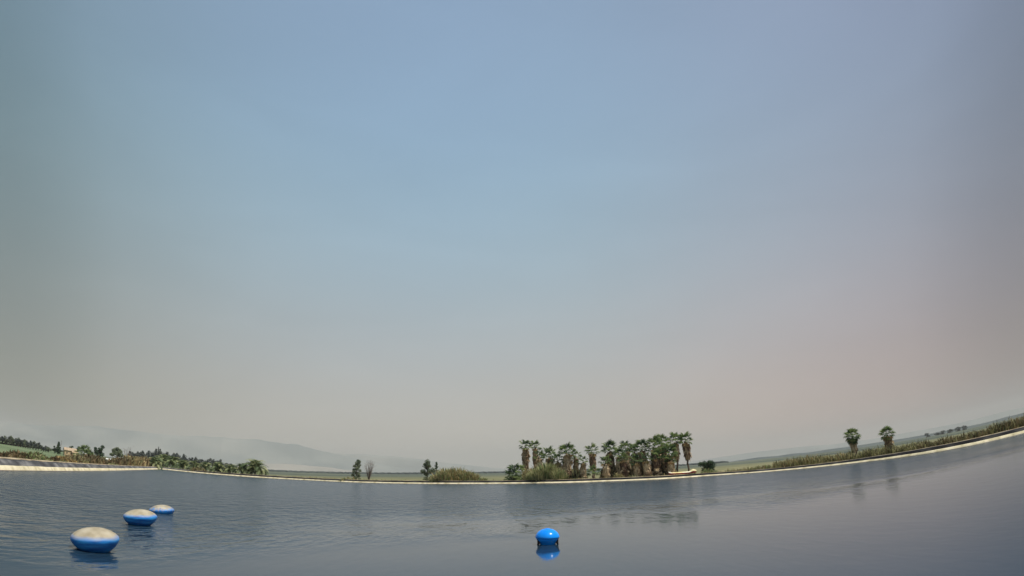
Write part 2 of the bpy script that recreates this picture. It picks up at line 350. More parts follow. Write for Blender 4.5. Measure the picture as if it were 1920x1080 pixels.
def haze_mat():
    mt = bpy.data.materials.new('dusty_air'); mt.use_nodes = True; t = mt.node_tree; t.nodes.clear()
    o = t.nodes.new('ShaderNodeOutputMaterial'); v = t.nodes.new('ShaderNodeVolumePrincipled')
    v.inputs['Color'].default_value = (.78, .79, .75, 1); v.inputs['Density'].default_value = 1.15e-4; v.inputs['Anisotropy'].default_value = 0.0
    t.links.new(v.outputs[0], o.inputs['Volume']); return mt
b = MB(); b.box((0, 0, (430-4.5)/2), (25600, 25600, 430+4.5))
hz = put('haze', b.mesh('haze', [haze_mat()])); tag(hz, 'pale dusty air that fades the far plain and mountains', 'haze', kind='stuff')

# where the sight line of a photograph column crosses the line running OFF metres outside the waterline
def bankpt(px, off):
    ys = [p[1] for p in WL]; xs = [p[0] for p in WL]
    y = WL[0][1] if px <= xs[0] else (WL[-1][1]-(px-xs[-1])*.22 if px >= xs[-1] else float(np.interp(px, xs, ys)))
    dx, dy, _ = lookdir(px, y); best = None
    for i in range(len(rs)):
        a = rs[i]+outs[i]*off; b_ = rs[(i+1) % len(rs)]+outs[(i+1) % len(rs)]*off
        ca = a.x*dy - a.y*dx; cb = b_.x*dy - b_.y*dx
        if ca*cb <= 0 and (a.x*dx + a.y*dy) > 5 and abs(ca-cb) > 1e-9:
            q = a.lerp(b_, ca/(ca-cb)); 
            if best is None or q.length < best[0].length: best = (q, (b_-a).normalized(), i)
    if best is None: return None
    bankpt.dir = best[1]; bankpt.cz = rz[best[2]]
    return Vector((best[0].x, best[0].y, 0))
def soil(off, cz):                           # ground height OFF metres outside the waterline
    return float(np.interp(off, [1.08, 2.3, 3.2, 5.2, 6.5], [cz, cz-.05, cz-.22, -.32, GZ]))

# ------------------------------------------------------------------ plants: builders
def empty(name, loc, rz=0.0):
    o = bpy.data.objects.new(name, None); COL.objects.link(o); o.location = loc; o.rotation_euler = (0, 0, rz)
    o.empty_display_size = .3; return o

def fan_frond(rr, green=True):
    # petiole, then a pleated fan of pointed segments whose tips droop
    b = MB(); pl = rr.uniform(.85, 1.1); n_ = 15; rad = rr.uniform(.62, .78)
    b.face([(0,-.03,0),(pl*.6,-.022,.04),(pl*.6,.022,.04),(0,.03,0)]); b.face([(pl*.6,-.022,.04),(pl,-.015,0),(pl,.015,0),(pl*.6,.022,.04)])
    for k in range(n_):
        a = R(-118 + 236*k/(n_-1) + rr.uniform(-4, 4)); w = R(7.5); r_ = rad*(1 - .18*abs(a)/2.06)*rr.uniform(.88, 1.08)
        dr_ = rr.uniform(.18, .42)
        def P(rad_, ang, z): return (pl + rad_*math.cos(ang), rad_*math.sin(ang), z)
        m1 = r_*.55
        b.face([P(0, a, 0), P(m1, a-w, -.03), P(m1, a, .035)]); b.face([P(0, a, 0), P(m1, a, .035), P(m1, a+w, -.03)])
        b.face([P(m1, a-w, -.03), P(r_*.85, a-w*.3, -dr_*.45), P(r_*.85, a+w*.3, -dr_*.45), P(m1, a+w, -.03), P(m1, a, .035)])
        b.face([P(r_*.85, a-w*.3, -dr_*.45), P(r_, a, -dr_), P(r_*.85, a+w*.3, -dr_*.45)])
    return b
rr = random.Random(11)
FAN = [fan_frond(rr).mesh('fan_frond', [M['frond']]) for _ in range(4)]
FANOLD = [fan_frond(rr).mesh('fan_frond_old', [M['frond_old']]) for _ in range(2)]
FANDEAD = [fan_frond(rr).mesh('fan_frond_dead', [M['thatch']]) for _ in range(3)]

def skirt_mesh(rr, top, length, rad, n_=150):
    # dead fronds hanging down round the trunk: overlapping narrow blades
    b = MB()
    for k in range(n_):
        a = rr.uniform(0, 2*math.pi); t = rr.random()**.8; z0 = top - t*length*.72; L_ = rr.uniform(.35, .6)*min(length, 2.2)
        prof = math.sin(min(1, .30 + t*.95)*math.pi*.80)
        r0 = rad*.25; r1 = rad*(.55+.5*prof)*rr.uniform(.7, 1.12); w = rr.uniform(.07, .17)*rad + .04
        ca, sa = math.cos(a), math.sin(a); tx, ty = -sa*w, ca*w
        z1 = z0 - L_*.45; z2 = z0 - L_
        p0 = (r0*ca, r0*sa, z0); p1 = (r1*ca, r1*sa, z1); r2 = r1*rr.uniform(.72, .98); p2 = (r2*ca, r2*sa, max(z2, .02))
        sk = rr.uniform(-.25, .25)*rad
        b.face([(p0[0]-tx*.3, p0[1]-ty*.3, p0[2]), (p0[0]+tx*.3, p0[1]+ty*.3, p0[2]), (p1[0]+tx, p1[1]+ty, p1[2]), (p1[0]-tx, p1[1]-ty, p1[2])])
        b.face([(p1[0]-tx, p1[1]-ty, p1[2]), (p1[0]+tx, p1[1]+ty, p1[2]), (p2[0]+tx*.5+sk*-sa, p2[1]+ty*.5+sk*ca, p2[2]), (p2[0]-tx*.4+sk*-sa, p2[1]-ty*.4+sk*ca, p2[2])])
    return b

def fan_palm(px, ytop, ybase, D, crown=1.0, skirt=.45, dens=22, label='', seed=0, group=None, skr=1.0, old=5, lean=0.0, cat='palm tree', elr=102):
    rr = random.Random(seed*7+3); base = at(px, ybase, D); base.z = GZ if D > 60 else base.z
    top = at(px, ytop, D); H_ = top.z - base.z; cr = crown
    th = max(H_ - 1.48*cr, .4)                 # where the fronds spring from
    t = empty('fan_palm', base, rr.uniform(0, 6.28)); t.rotation_euler = (0, R(lean), 0); tag(t, label, cat, group)
    b = MB(); k = 7; pts = [(rr.uniform(-.04,.04)*i, rr.uniform(-.04,.04)*i, th*i/k) for i in range(k+1)]
    b.tube(pts, [(.27 if i == 0 else .20-.05*i/k) for i in range(k+1)], 8)
    put('trunk', b.mesh('trunk', [M['bark']], True), t)
    if skirt > 0:
        sl_ = th*skirt
        put('dead_skirt', skirt_mesh(rr, th-.10*cr, sl_-.1*cr, .62*skr*min(cr, 1.3), int(60+50*sl_)).mesh('dead_skirt', [M['thatch']]), t)
        for i in range(int(5+6*sl_)):        # whole dead fronds hanging in the skirt
            f = rr.random()**1.2; az = rr.uniform(0, 6.28); o = put('dead_frond', rr.choice(FANDEAD), t, (0, 0, th-.1-f*sl_*.62))
            o.rotation_euler = (rr.uniform(-.5, .5), R(rr.uniform(50, 84)), az); s_ = min(cr, 1.4)*skr*rr.uniform(.7, 1.0); s_ = min(s_, (th-.1-f*sl_*.62)/1.75+.05); o.scale = (s_, s_, s_)
    for i in range(dens):
        f = (i+.5)/dens; el = 84 - elr*f**.8 + rr.uniform(-10, 10); az = i*2.39996 + rr.uniform(-.3, .3)
        o = put('frond', rr.choice(FAN), t, (0, 0, th + .12*(1-f)), (0, 0, 0))
        o.rotation_euler = (rr.uniform(-.35, .35), -R(el), az); s_ = cr*rr.uniform(.80, 1.04); o.scale = (s_, s_, s_)
    for i in range(int(old*1.7)):
        az = rr.uniform(0, 6.28); o = put('dead_frond', rr.choice(FANOLD), t, (0, 0, th-.05))
        o.rotation_euler = (rr.uniform(-.4, .4), R(rr.uniform(22, 62)), az); s_ = cr*rr.uniform(.55, .75); o.scale = (s_, s_, s_)
    return t

def date_frond(rr, n_=22, L_=1.0):
    # an arching midrib with two rows of leaflets set in a shallow V
    b = MB(); up = rr.uniform(.30, .42)
    def C(t): return Vector((L_*(t - .12*t*t), 0, L_*(up*math.sin(t*math.pi*.72) - .30*t**2.4)))
    pr = [C(i/8) for i in range(9)]
    for i in range(8):
        w0, w1 = .016*(1-i/9), .016*(1-(i+1)/9); a, c = pr[i], pr[i+1]
        b.face([a+Vector((0,-w0,0)), c+Vector((0,-w1,0)), c+Vector((0,w1,0)), a+Vector((0,w0,0))])
    for k in range(n_):
        t = .16 + .84*k/(n_-1); p = C(t); d = (C(min(t+.02, 1.02))-C(t-.02)).normalized(); ln = L_*.30*math.sin(.45+t*2.3)*rr.uniform(.85, 1.1)
        for s_ in (-1, 1):
            side_ = Vector((0, s_, 0)); q = (d*.62 + side_*.72 + Vector((0,0,rr.uniform(.15,.4)))).normalized()*ln
            w = d*(.022*L_); b.face([p-w, p+q*.55-w*.8-Vector((0,0,.01)), p+q-Vector((0,0,.05*L_)), p+q*.55+w*.8, p+w])
    return b
rr = random.Random(12)
DATE = [date_frond(rr).mesh('date_frond', [M['date']]) for _ in range(4)]
def date_palm(px, ytop, ybase, D, width, n_=26, label='', seed=0, group=None):
    rr = random.Random(seed*13+1); base = at(px, ybase, D); base.z = GZ
    H_ = at(px, ytop, D).z - base.z; fl = width*pxm(D)*.64; n_ += 10
    t = empty('date_palm', base); tag(t, label, 'palm tree', group)
    th = max(H_ - fl*.92, .3); b = MB(); b.tube([(0,0,0),(0,0,th*.6),(0,0,th)], [.34,.26,.24], 9); put('trunk', b.mesh('trunk', [M['bark']], True), t)
    for i in range(n_):
        f = (i+.5)/n_; el = 78 - 100*f + rr.uniform(-8, 8); o = put('frond', rr.choice(DATE), t, (0, 0, th))
        o.rotation_euler = (rr.uniform(-.5, .5), -R(el-14), i*2.39996+rr.uniform(-.25,.25)); s_ = fl*rr.uniform(.85, 1.1); o.scale = (s_, s_, s_)
    return t

def blades(b, rr, n_, base, hh, ww, bend=.5, mi=0, wid=.035):
    # n_ tapering stalks standing in an ellipse; the outer ones lean out
    for k in range(n_):
        a = rr.uniform(0, 6.283); q = rr.random()**.5; x = base.x + math.cos(a)*q*ww[0]*.42; y = base.y + math.sin(a)*q*ww[1]*.42
        h = hh*(1 - .35*q*q)*rr.uniform(.55, 1.08); ln = (math.cos(a)*q*bend*h*.35 + rr.gauss(0, .10)*h, math.sin(a)*q*bend*h*.35 + rr.gauss(0, .10)*h)
        w = wid*rr.uniform(.7, 1.5); wa = rr.uniform(0, 6.28); wx, wy = math.cos(wa)*w, math.sin(wa)*w; z = base.z
        p = [(x, y, z), (x+ln[0]*.25, y+ln[1]*.25, z+h*.45), (x+ln[0]*.65, y+ln[1]*.65, z+h*.82), (x+ln[0]*1.25, y+ln[1]*1.25, z+h*rr.uniform(.86, 1.0))]
        m_ = mi if isinstance(mi, int) else rr.choice(mi)
        b.face([(p[0][0]-wx*.5, p[0][1]-wy*.5, p[0][2]), (p[0][0]+wx*.5, p[0][1]+wy*.5, p[0][2]), (p[1][0]+wx, p[1][1]+wy, p[1][2]), (p[1][0]-wx, p[1][1]-wy, p[1][2])], m_)
        b.face([(p[1][0]-wx, p[1][1]-wy, p[1][2]), (p[1][0]+wx, p[1][1]+wy, p[1][2]), (p[2][0]+wx*.9, p[2][1]+wy*.9, p[2][2]), (p[2][0]-wx*.9, p[2][1]-wy*.9, p[2][2])], m_)
        b.face([(p[2][0]-wx*.9, p[2][1]-wy*.9, p[2][2]), (p[2][0]+wx*.9, p[2][1]+wy*.9, p[2][2]), p[3]], m_)
def reed_clump(name, x0, x1, ytop, ybase, D, mats, label, cat='shrub', n_=700, group=None, seed=0, depth=None, bend=.6, wid=None, lumps=4, zb=None):
    rr = random.Random(seed+900); c = at((x0+x1)/2, ybase, D); c.z = (GZ if zb is None else zb); w = (x1-x0)*pxm(D)
    H_ = at((x0+x1)/2, ytop, D).z - c.z; dp = depth or w*.6; wid = wid or .03 + D*.0004
    az = math.atan2(c.x, c.y); b = MB()
    for j in range(lumps):
        f = (j+.5)/lumps - .5; lx = f*w*.8 if lumps > 1 else 0; ly = rr.uniform(-.25, .25)*dp
        hh = H_*(1 - (1.25*f)**2*.9)*rr.uniform(.86, 1.03)
        blades(b, rr, n_//lumps, Vector((lx, ly, 0)), hh, (w*(1.35/lumps+.15) if lumps > 1 else w, dp), bend, list(range(len(mats))), wid)
    o = put(name, b.mesh(name, [M[q] for q in mats]), None, c, (0, 0, -az)); return tag(o, label, cat, group)

def leaves(b, rr, c, rad, n_, size, mi=0, squash=.85):
    for k in range(n_):
        d = Vector((rr.gauss(0,1), rr.gauss(0,1), rr.gauss(0,1))).normalized(); p = Vector(c) + Vector((d.x*rad, d.y*rad, d.z*rad*squash))*(rr.random()**.35)
        u = Vector((rr.gauss(0,1), rr.gauss(0,1), rr.gauss(0,1))).normalized(); v = u.cross(d); v = v.normalized() if v.length > .01 else u.orthogonal()
        s_ = size*rr.uniform(.6, 1.4); b.face([p-u*s_, p+v*s_*.5, p+u*s_, p-v*s_*.5], mi)
def tree_mesh(rr, H_, W_, kind, leafmat, leaf=.16, n_=1500, trunkf=.25):
    tb = MB(); lb = MB(); tr = .035*H_ + .05
    tb.tube([(0,0,0),(.01*H_,0,H_*trunkf),(-.02*H_,.01*H_,H_*.7)], [tr, tr*.75, tr*.3], 7)
    cl = []
    if kind == 'round':
        for k in range(16):
            a = k*2.4; q = rr.random()**.5; z = rr.uniform(trunkf+.1, .92); env = math.sqrt(max(.05, 1-((z-(1+trunkf)/2)/((1-trunkf)/2*1.05))**2))
            cl.append(((math.cos(a)*q*W_*.38*env, math.sin(a)*q*W_*.38*env, z*H_), W_*rr.uniform(.13, .22)))
    elif kind == 'umbrella':
        for k in range(18):
            a = k*2.4; q = (k+.5)/18; q = q**.5; z = .97 - .42*q*q - rr.uniform(0, .18); cl.append(((math.cos(a)*q*W_*.40, math.sin(a)*q*W_*.40, z*H_), W_*rr.uniform(.12, .17)))
    elif kind == 'cone':
        for k in range(16):
            z = .12 + .84*k/15; q = (1-z)*.75+.05; a = k*2.4; cl.append(((math.cos(a)*q*W_*.4, math.sin(a)*q*W_*.4, z*H_), W_*(.10+.26*(1-z))))
    elif kind == 'lean':
        for k in range(18):
            z = .10 + .86*k/17; q = math.sin(min(1, (1.05-z)*1.5)*1.57)*.8; a = k*2.4
            cl.append(((math.cos(a)*q*W_*.33 + W_*.16*max(0, z-.7)*3.2, math.sin(a)*q*W_*.33, z*H_), W_*rr.uniform(.12, .20)))
    for c, r_ in cl:
        leaves(lb, rr, c, r_, n_//len(cl), leaf)
        s0 = Vector((0, 0, min(c[2]*.75, H_*.68))); tb.tube([s0, s0.lerp(Vector(c), .6)+Vector((0,0,-.02*H_)), Vector(c)], [tr*.35, tr*.22, tr*.08], 5, cap=False)
    return tb.mesh('trunk', [M['wood']], True), lb.mesh('crown', [leafmat])
def tree(px, ytop, ybase, D, width, kind, leaf, label, seed=0, n_=1500, trunkf=.22, ls=.16, group=None, name='tree', cat='tree', meshes=None, px_scale=1):
    rr = random.Random(seed+50); base = at(px, ybase, D); base.z = GZ
    H_ = at(px, ytop, D).z - base.z; W_ = width*pxm(D)
    t = empty(name, base, rr.uniform(0, 6.28)); tag(t, label, cat, group)
    if meshes:
        a, c = meshes; a = put('trunk', a, t); c = put('crown', c, t); a.scale = c.scale = (W_, W_, H_)
    else:
        if kind == 'lean': t.rotation_euler = (0, 0, 0)
        a, c = tree_mesh(rr, H_, W_, kind, M[leaf], ls, n_, trunkf); put('trunk', a, t); put('crown', c, t)
    return t
def bare_tree(px, ytop, ybase, D, width, label, seed=0, name='bare_tree', fill=0, n_=5):
    rr = random.Random(seed+5); base = at(px, ybase, D); base.z = GZ; H_ = at(px, ytop, D).z - base.z; W_ = width*pxm(D)
    t = empty(name, base); tag(t, label, 'tree'); tb = MB(); tw = MB()
    for k in range(n_):
        a = k*2.4+rr.random(); top = Vector((math.cos(a)*W_*.36*rr.uniform(.4,1), math.sin(a)*W_*.36, H_*rr.uniform(.72, .98))); mid = top*.45 + Vector((0,0,H_*.08))
        tb.tube([(0,0,0), mid, top], [.03*H_*.5+.03, .02*H_*.5+.02, .01], 6, cap=False)
        for j in range(26):
            f = rr.uniform(.25, 1); p = Vector((0,0,0)).lerp(mid, f/.5) if f < .5 else mid.lerp(top, (f-.5)/.5)
            d = Vector((rr.gauss(0,1), rr.gauss(0,1), abs(rr.gauss(.8,.6)))).normalized()*H_*rr.uniform(.10,.24); q = p+d; s_ = Vector((rr.uniform(-1,1), rr.uniform(-1,1), 0))*.035
            tw.face([p-s_, p+s_, q]); 
            for i in range(3):
                e = q + Vector((rr.gauss(0,1), rr.gauss(0,1), rr.gauss(.5,1))).normalized()*H_*.09; tw.face([q-s_*.8-(q-p)*.1*i, q+s_*.8-(q-p)*.1*i, e])
    put('trunk', tb.mesh('trunk', [M['wood']], True), t); put('twigs', tw.mesh('twigs', [M['twig']]), t); return t

# ------------------------------------------------------------------ the palm grove on the far bank
G_ = 'fan palms of the grove on the far bank'
def gD(px): return bankpt(px, 0.0).length
grove = [  # x, top, extra distance, crown, skirt, fronds, old, skirt radius, label
 (985, 822, 9, 1.15, .62, 17, 5, 1.0, 'tall fan palm with heavy brown skirt at the left end of the grove'),
 (1007, 824, 12, 1.05, .70, 18, 5, .9, 'tall fan palm just right of the left end palm, small dark crown against the sky'),
 (1011, 842, 8, 1.10, .70, 16, 6, .9, 'shorter palm with yellowish fronds under the second tall palm of the grove'),
 (1032, 835, 11, 1.45, .72, 22, 5, 1.0, 'broad round crowned palm rising above the left part of the tamarisk bush'),
 (1048, 848, 9, 1.10, .75, 16, 7, 1.1, 'shaggy low palm with drooping brown fronds behind the right side of the tamarisk bush'),
 (1064, 828, 10, 1.45, .70, 24, 4, 1.05, 'big green crowned palm standing just right of the tamarisk bush'),
 (1080, 842, 12, 1.0, .78, 15, 5, .85, 'slim palm tucked at the right shoulder of the big green crowned palm'),
 (1095, 852, 8, .95, .82, 14, 5, .95, 'short palm with dark skirt left of the gap in the grove'),
 (1114, 830, 9, 1.15, .62, 18, 7, .9, 'open crowned palm with golden lower fronds standing alone after the gap'),
 (1113, 871, 4, 1.05, 0, 18, 0, 1, 'knee high dark green young palm at the foot of the open crowned palm'),
 (1137, 852, 5, 1.0, .70, 16, 6, 1.1, 'short pale palm in front of the bushy crowned palm, skirt to the ground'),
 (1146, 825, 11, 1.45, .75, 24, 5, 1.0, 'bushy crowned palm with brown right side, left of the grove middle'),
 (1163, 838, 9, 1.05, .85, 18, 5, 1.0, 'narrow palm filling the space right of the bushy crowned palm'),
 (1178, 824, 10, 1.30, .82, 22, 4, 1.0, 'green palm in the grove middle with a pointed dark top'),
 (1172, 846, 6, .95, .85, 15, 7, 1.15, 'small shaggy tan palm in front of the grove middle, almost all dead skirt'),
 (1191, 828, 12, 1.25, .85, 20, 4, 1.0, 'palm with spiky upright fronds right of the grove middle'),
 (1195, 850, 6, .95, .85, 14, 7, 1.1, 'squat palm with yellow green leaf tuft and grey brown skirt near the path'),
 (1208, 822, 11, 1.35, .85, 22, 4, 1.0, 'palm with a wide flat crown three crowns left of the tallest ones'),
 (1215, 846, 6, 1.0, .80, 14, 7, 1.15, 'leaning shaggy palm with forked tan skirt in front of the right half'),
 (1231, 816, 10, 1.45, .85, 24, 4, 1.05, 'large bluish green crowned palm in the right half of the grove'),
 (1233, 840, 7, 1.1, .85, 16, 6, 1.1, 'palm with dark shaggy skirt below the large bluish green crown'),
 (1248, 811, 13, 1.35, .85, 20, 4, 1.0, 'tall palm with dark compact crown left of the two bare trunked palms'),
 (1256, 829, 7, 1.45, .80, 24, 5, 1.05, 'front palm with bright fresh green crown beside the bare trunked palms'),
 (1259, 849, 5, .90, .90, 12, 8, 1.05, 'low tan palm skirt with few leaves above the left end of the kayak'),
 (1271, 808, 9, 1.25, .52, 20, 6, .8, 'very tall palm with thin bare trunk, second from the right of the grove'),
 (1293, 808, 9, 1.25, .50, 20, 7, .85, 'very tall palm at the right end of the grove with long hanging brown skirt'),
]
for i, (px, yt, ex, cr_, sk, dn, od, skr, lb) in enumerate(grove):
    fan_palm(px, yt, 893, gD(px)+ex, cr_*1.0, sk, int(dn*.95), lb, seed=i+1, group=G_, skr=skr, old=od, lean=random.Random(i).uniform(-2.5, 2.5))
# low green fans and scrub at the grove's left end
fan_palm(968, 864, 897, gD(968)+5, 1.7, 0, 30, 'low dark green palm thicket at the far left foot of the grove', seed=41, old=0, elr=165)
fan_palm(961, 876, 899, gD(961)+3.5, 1.2, 0, 22, 'knee high bright green fan palm at the very edge of the left thicket', seed=42, old=0, elr=165)
# two lone palms on the right
fan_palm(1602, 801, 846, gD(1602)+10, 1.0, .66, 48, 'lone fan palm with dense spiky crown, left of the two on the right bank', seed=51, group='two lone fan palms on the right bank', old=8, skr=.85, elr=152)
fan_palm(1666, 797, 834, gD(1666)+14, 1.0, .76, 30, 'lone fan palm with sparse round tufts and brown skirt, right of the two', seed=52, group='two lone fan palms on the right bank', old=14, skr=1.0, elr=120)

# ------------------------------------------------------------------ date palms behind the reservoir corner
dates = [
 (289, 854, 30, 24, 'leftmost low date palm, beside the reed clumps at the reservoir corner'),
 (303, 848, 36, 26, 'tallest of the date palms clustered at the corner, under the dark trees'),
 (322, 853, 30, 24, 'date palm with arching fronds right of the corner cluster'),
 (342, 860, 28, 22, 'low date palm between the corner cluster and the brown scrub'),
 (364, 862, 28, 22, 'greyish date palm about midway along the date palm row'),
 (386, 864, 26, 20, 'small date palm just left of the dark post'),
 (408, 864, 32, 24, 'date palm just right of the dark post'),
 (432, 868, 28, 22, 'brownish date palm third from the right end of the row'),
 (453, 866, 30, 22, 'dark date palm next to the big one at the right end of the row'),
 (478, 858, 46, 34, 'biggest date palm, wide crown at the right end of the row')]
for i, (px, yt, w, n_, lb) in enumerate(dates):
    date_palm(px, yt, 885, gD(px)+(16 if px < 330 else 7)+3*(i % 2), w, n_, lb, seed=i, group='date palms in a row behind the far left bank')

# ------------------------------------------------------------------ trees
tree(668, 862, 890, gD(668)+45, 22, 'lean', 'grey_leaf', 'grey green tree leaning right, standing beside the leafless tree in the fields', seed=1, n_=2600, trunkf=.08, ls=.17)
bare_tree(692, 864, 890, gD(690)+46, 30, 'leafless purplish grey tree just right of the grey green tree', seed=2, n_=9)
tree(801, 862, 889, gD(800)+22, 27, 'round', 'grey_leaf', 'dark feathery pine left of the large reed clump', seed=3, n_=2600, trunkf=.10, ls=.15)
tree(818, 866, 885, gD(818)+60, 15, 'cone', 'dark_leaf', 'small dark pointed tree between the pine and the large reed clump', seed=4, n_=900, trunkf=.15)
tree(1328, 861, 889, gD(1328)+14, 36, 'round', 'dark_leaf', 'round dark green tree right of the kayak, alone on the bank', seed=5, n_=3000, trunkf=.12, ls=.13)
tree(109, 828, 845, 330, 11, 'cone', 'dark_leaf', 'dark pointed cypress like tree far left beyond the field', seed=6, n_=900, ls=.35, trunkf=.05)
tree(102, 836, 844, 330, 8, 'round', 'dark_leaf', 'low dark bush tree touching the left foot of the pointed tree', seed=7, n_=500, ls=.3, trunkf=.1)
tree(146, 835, 848, 345, 8, 'round', 'dark_leaf', 'small round dark tree just right of the tan farmhouse', seed=8, n_=500, ls=.3, trunkf=.2)
tree(133, 835, 846, 350, 7, 'round', 'dark_leaf', 'small tufted tree rising behind the tan farmhouse roof', seed=9, n_=400, ls=.3, trunkf=.5)
tree(185, 832, 854, 300, 19, 'round', 'dark_leaf', 'tall round headed dark tree with visible trunk in the left field', seed=10, n_=2200, ls=.33, trunkf=.22)
tree(219, 838, 856, 270, 25, 'umbrella', 'grey_leaf', 'umbrella shaped grey green tree above the white shed', seed=11, n_=2600, ls=.28, trunkf=.2)
bare_tree(237, 838, 857, 265, 18, 'bare reddish forked tree right of the umbrella shaped tree', seed=12)
for x, yt, lb in ((153, 834, 'left of the twin tiny palms on thin trunks far beyond the field'), (158, 832.5, 'right of the twin tiny palms on thin trunks far beyond the field'), (166.5, 841, 'low tiny palm between the twin palms and the round headed tree')):
    fan_palm(x, yt, 850, 320, 3.0, 0 if x < 160 else .3, 14, lb, seed=int(x), group='tiny far palms beyond the left field', old=0)

# shared crowns for the far rows of trees
rr = random.Random(77)
def unit_tree(kind, leafm, n_=420, ls=.075, trunkf=.15):
    a, c = tree_mesh(rr, 1.0, 1.0, kind, M[leafm], ls, n_, trunkf); return a, c
M['blue_leaf'] = simple('blue_grey_leaf', [(.045,.060,.058),(.075,.09,.08),(.12,.13,.105)], .3, leaf=.2, coord='World')
UT = [unit_tree('round', 'blue_leaf'), unit_tree('round', 'grey_leaf'), unit_tree('round', 'blue_leaf'), unit_tree('umbrella', 'blue_leaf'), unit_tree('cone', 'blue_leaf', 300)]
UL = unit_tree('round', 'blue_leaf', 500, .085, -.15)
def lerp_y(pts, x):
    for (a, b_), (c, d) in zip(pts, pts[1:]):
        if a <= x <= c: return b_ + (d-b_)*(x-a)/(c-a)
    return pts[-1][1]
top1 = [(-30,804),(0,816),(20,819),(40,823),(60,826),(70,829),(78,834),(100,841)]
x = -26; i = 0
while x < 96:
    tree(x, lerp_y(top1, x)+rr.uniform(-1.5, 1.5), 840, 360+rr.uniform(-12, 12), rr.uniform(9, 13), 'round', '', 'brown green tree in the dense row across the far left field', seed=i, group='dense tree row across the far left field', meshes=UT[i % 3]); x += rr.uniform(4.0, 5.5); i += 1
top2 = [(242,845),(256,846),(265,845.5),(277,844),(285,841.5),(295,839.5),(302,844),(312,846),(325,849),(340,851),(360,856),(380,860),(395,860),(410,860),(418,866),(440,869)]
x = 243; i = 0
while x < 440:
    tree(x, lerp_y(top2, x)+rr.uniform(-1.2, 1.2), 868, 520+rr.uniform(-30, 30), rr.uniform(11, 17), 'round', '', 'dark tree in the wood line behind the date palms', seed=i+100, group='dark wood line behind the date palms', meshes=UT[(0, 2, 0, 3, 2)[i % 5]]); x += rr.uniform(5.5, 8.0); i += 1
tree(295, 838.5, 868, 500, 5, 'cone', '', 'slender dark tree sticking up highest above the wood line at the corner', seed=222, meshes=UT[4])
for x, yt, w, lb in ((1739, 811.5, 9, 'leftmost small blue grey tree on the far right skyline'), (1758, 811, 9, 'low blue grey tree second on the far right skyline'), (1768, 807, 9, 'blue grey tree left of the tall pair on the far right skyline'),
                     (1781, 804.5, 10, 'blue grey tree with a double top in the middle of the far right skyline row'), (1797, 800, 10, 'tall blue grey tree, left of the pair on the far right skyline'), (1808, 797.5, 9, 'tall blue grey tree, right of the pair on the far right skyline')):
    tree(x, yt, lerp_y([(1700,826),(1830,800)], x)+1, 1500, w*1.4, 'round', '', lb, seed=int(x), group='blue grey trees on the far right skyline', meshes=UL)
# far plantation belt on the horizon of the middle plain
b = MB(); rr = random.Random(21)
for k in range(2600):
    px = rr.uniform(500, 1360); D = rr.choice((1500, 1900, 2300)) + rr.uniform(-60, 60); p = at(px, 885, D); h = rr.uniform(2.5, 5.5); w = rr.uniform(6, 14)
    d = Vector((p.y, -p.x, 0)).normalized()*w; f_ = Vector((p.x, p.y, 0)).normalized()*4
    p.z = GZ-1; a_ = p-d; c_ = p+d; b.face([a_, c_, c_*1+Vector((0,0,h*.8)), p+f_*.5+Vector((0,0,h+1)), a_+Vector((0,0,h*.7))])
    b.face([a_+Vector((0,0,h*.7)), p+f_*.5+Vector((0,0,h+1)), c_+Vector((0,0,h*.8)), p+f_*3+Vector((0,0,h*.6))])
tag(put('plantation_belt', b.mesh('plantation_belt', [M['far_wood']])), 'dark blue green belt of plantation along the horizon of the plain', 'plantation', kind='stuff')

# ------------------------------------------------------------------ reeds, bushes, scrub
reed_clump('reed_clump', 808, 897, 870, 903, gD(852)+5.2, ['reed','reed','reed_tan','reed_green'], 'large feathery olive and tan reed clump between the dark pine and the palm grove', n_=3000, seed=1, lumps=6, bend=.8, depth=3.4)
reed_clump('tamarisk_bush', 992, 1058, 864, 901, gD(1025)+3.5, ['reed','reed_green','reed'], 'large rounded olive tamarisk bush in front of the left palms of the grove', 'bush', n_=2800, seed=2, lumps=5, bend=1.2)
reed_clump('reed_clump', 985, 1003, 868, 898, gD(993)+5, ['reed_tan','reed_tan','reed'], 'tan dry reed clump left of the tamarisk bush under the end palm', n_=500, seed=3, lumps=2)
LB = None
left_clumps = [
 (-14, 12, 846, 859, ['reed_brown','reed_dark'], 'brown grass clump cut by the left edge of the photo'),
 (10, 42, 842, 862, ['reed_dark','reed_brown'], 'dark brown shrub clump second from the left on the left bank'),
 (36, 54, 845, 863, ['reed_dark','reed_green'], 'dark green shrub between the dark brown and the yellow green clumps'),
 (50, 80, 846, 865, ['reed_green','reed','reed_dark'], 'yellow green and brown clump at the end of the first hedge on the left bank'),
 (95, 108, 853, 867, ['reed_dark','reed_brown'], 'small dark brown tuft left of the golden grass clump'),
 (104, 128, 853, 867, ['reed_gold','reed_tan','reed_brown'], 'golden dry grass clump on the left bank'),
 (122, 150, 851, 869, ['reed_dark','reed_brown','reed'], 'dark olive shrub right of the golden grass clump'),
 (150, 188, 849, 871, ['reed_brown','reed_dark','reed_dark'], 'rusty brown shrub in the middle of the left bank'),
 (212, 236, 857, 873, ['reed_dark','reed_brown'], 'low dark shrub between the rusty shrub and the reed stand near the corner'),
 (228, 262, 854, 873, ['reed','reed_tan','reed_brown'], 'tan olive reed stand just left of the reservoir corner'),
 (256, 284, 855, 874, ['reed_brown','reed_tan','reed_dark'], 'brown reed stand at the reservoir corner beside the leftmost date palm')]
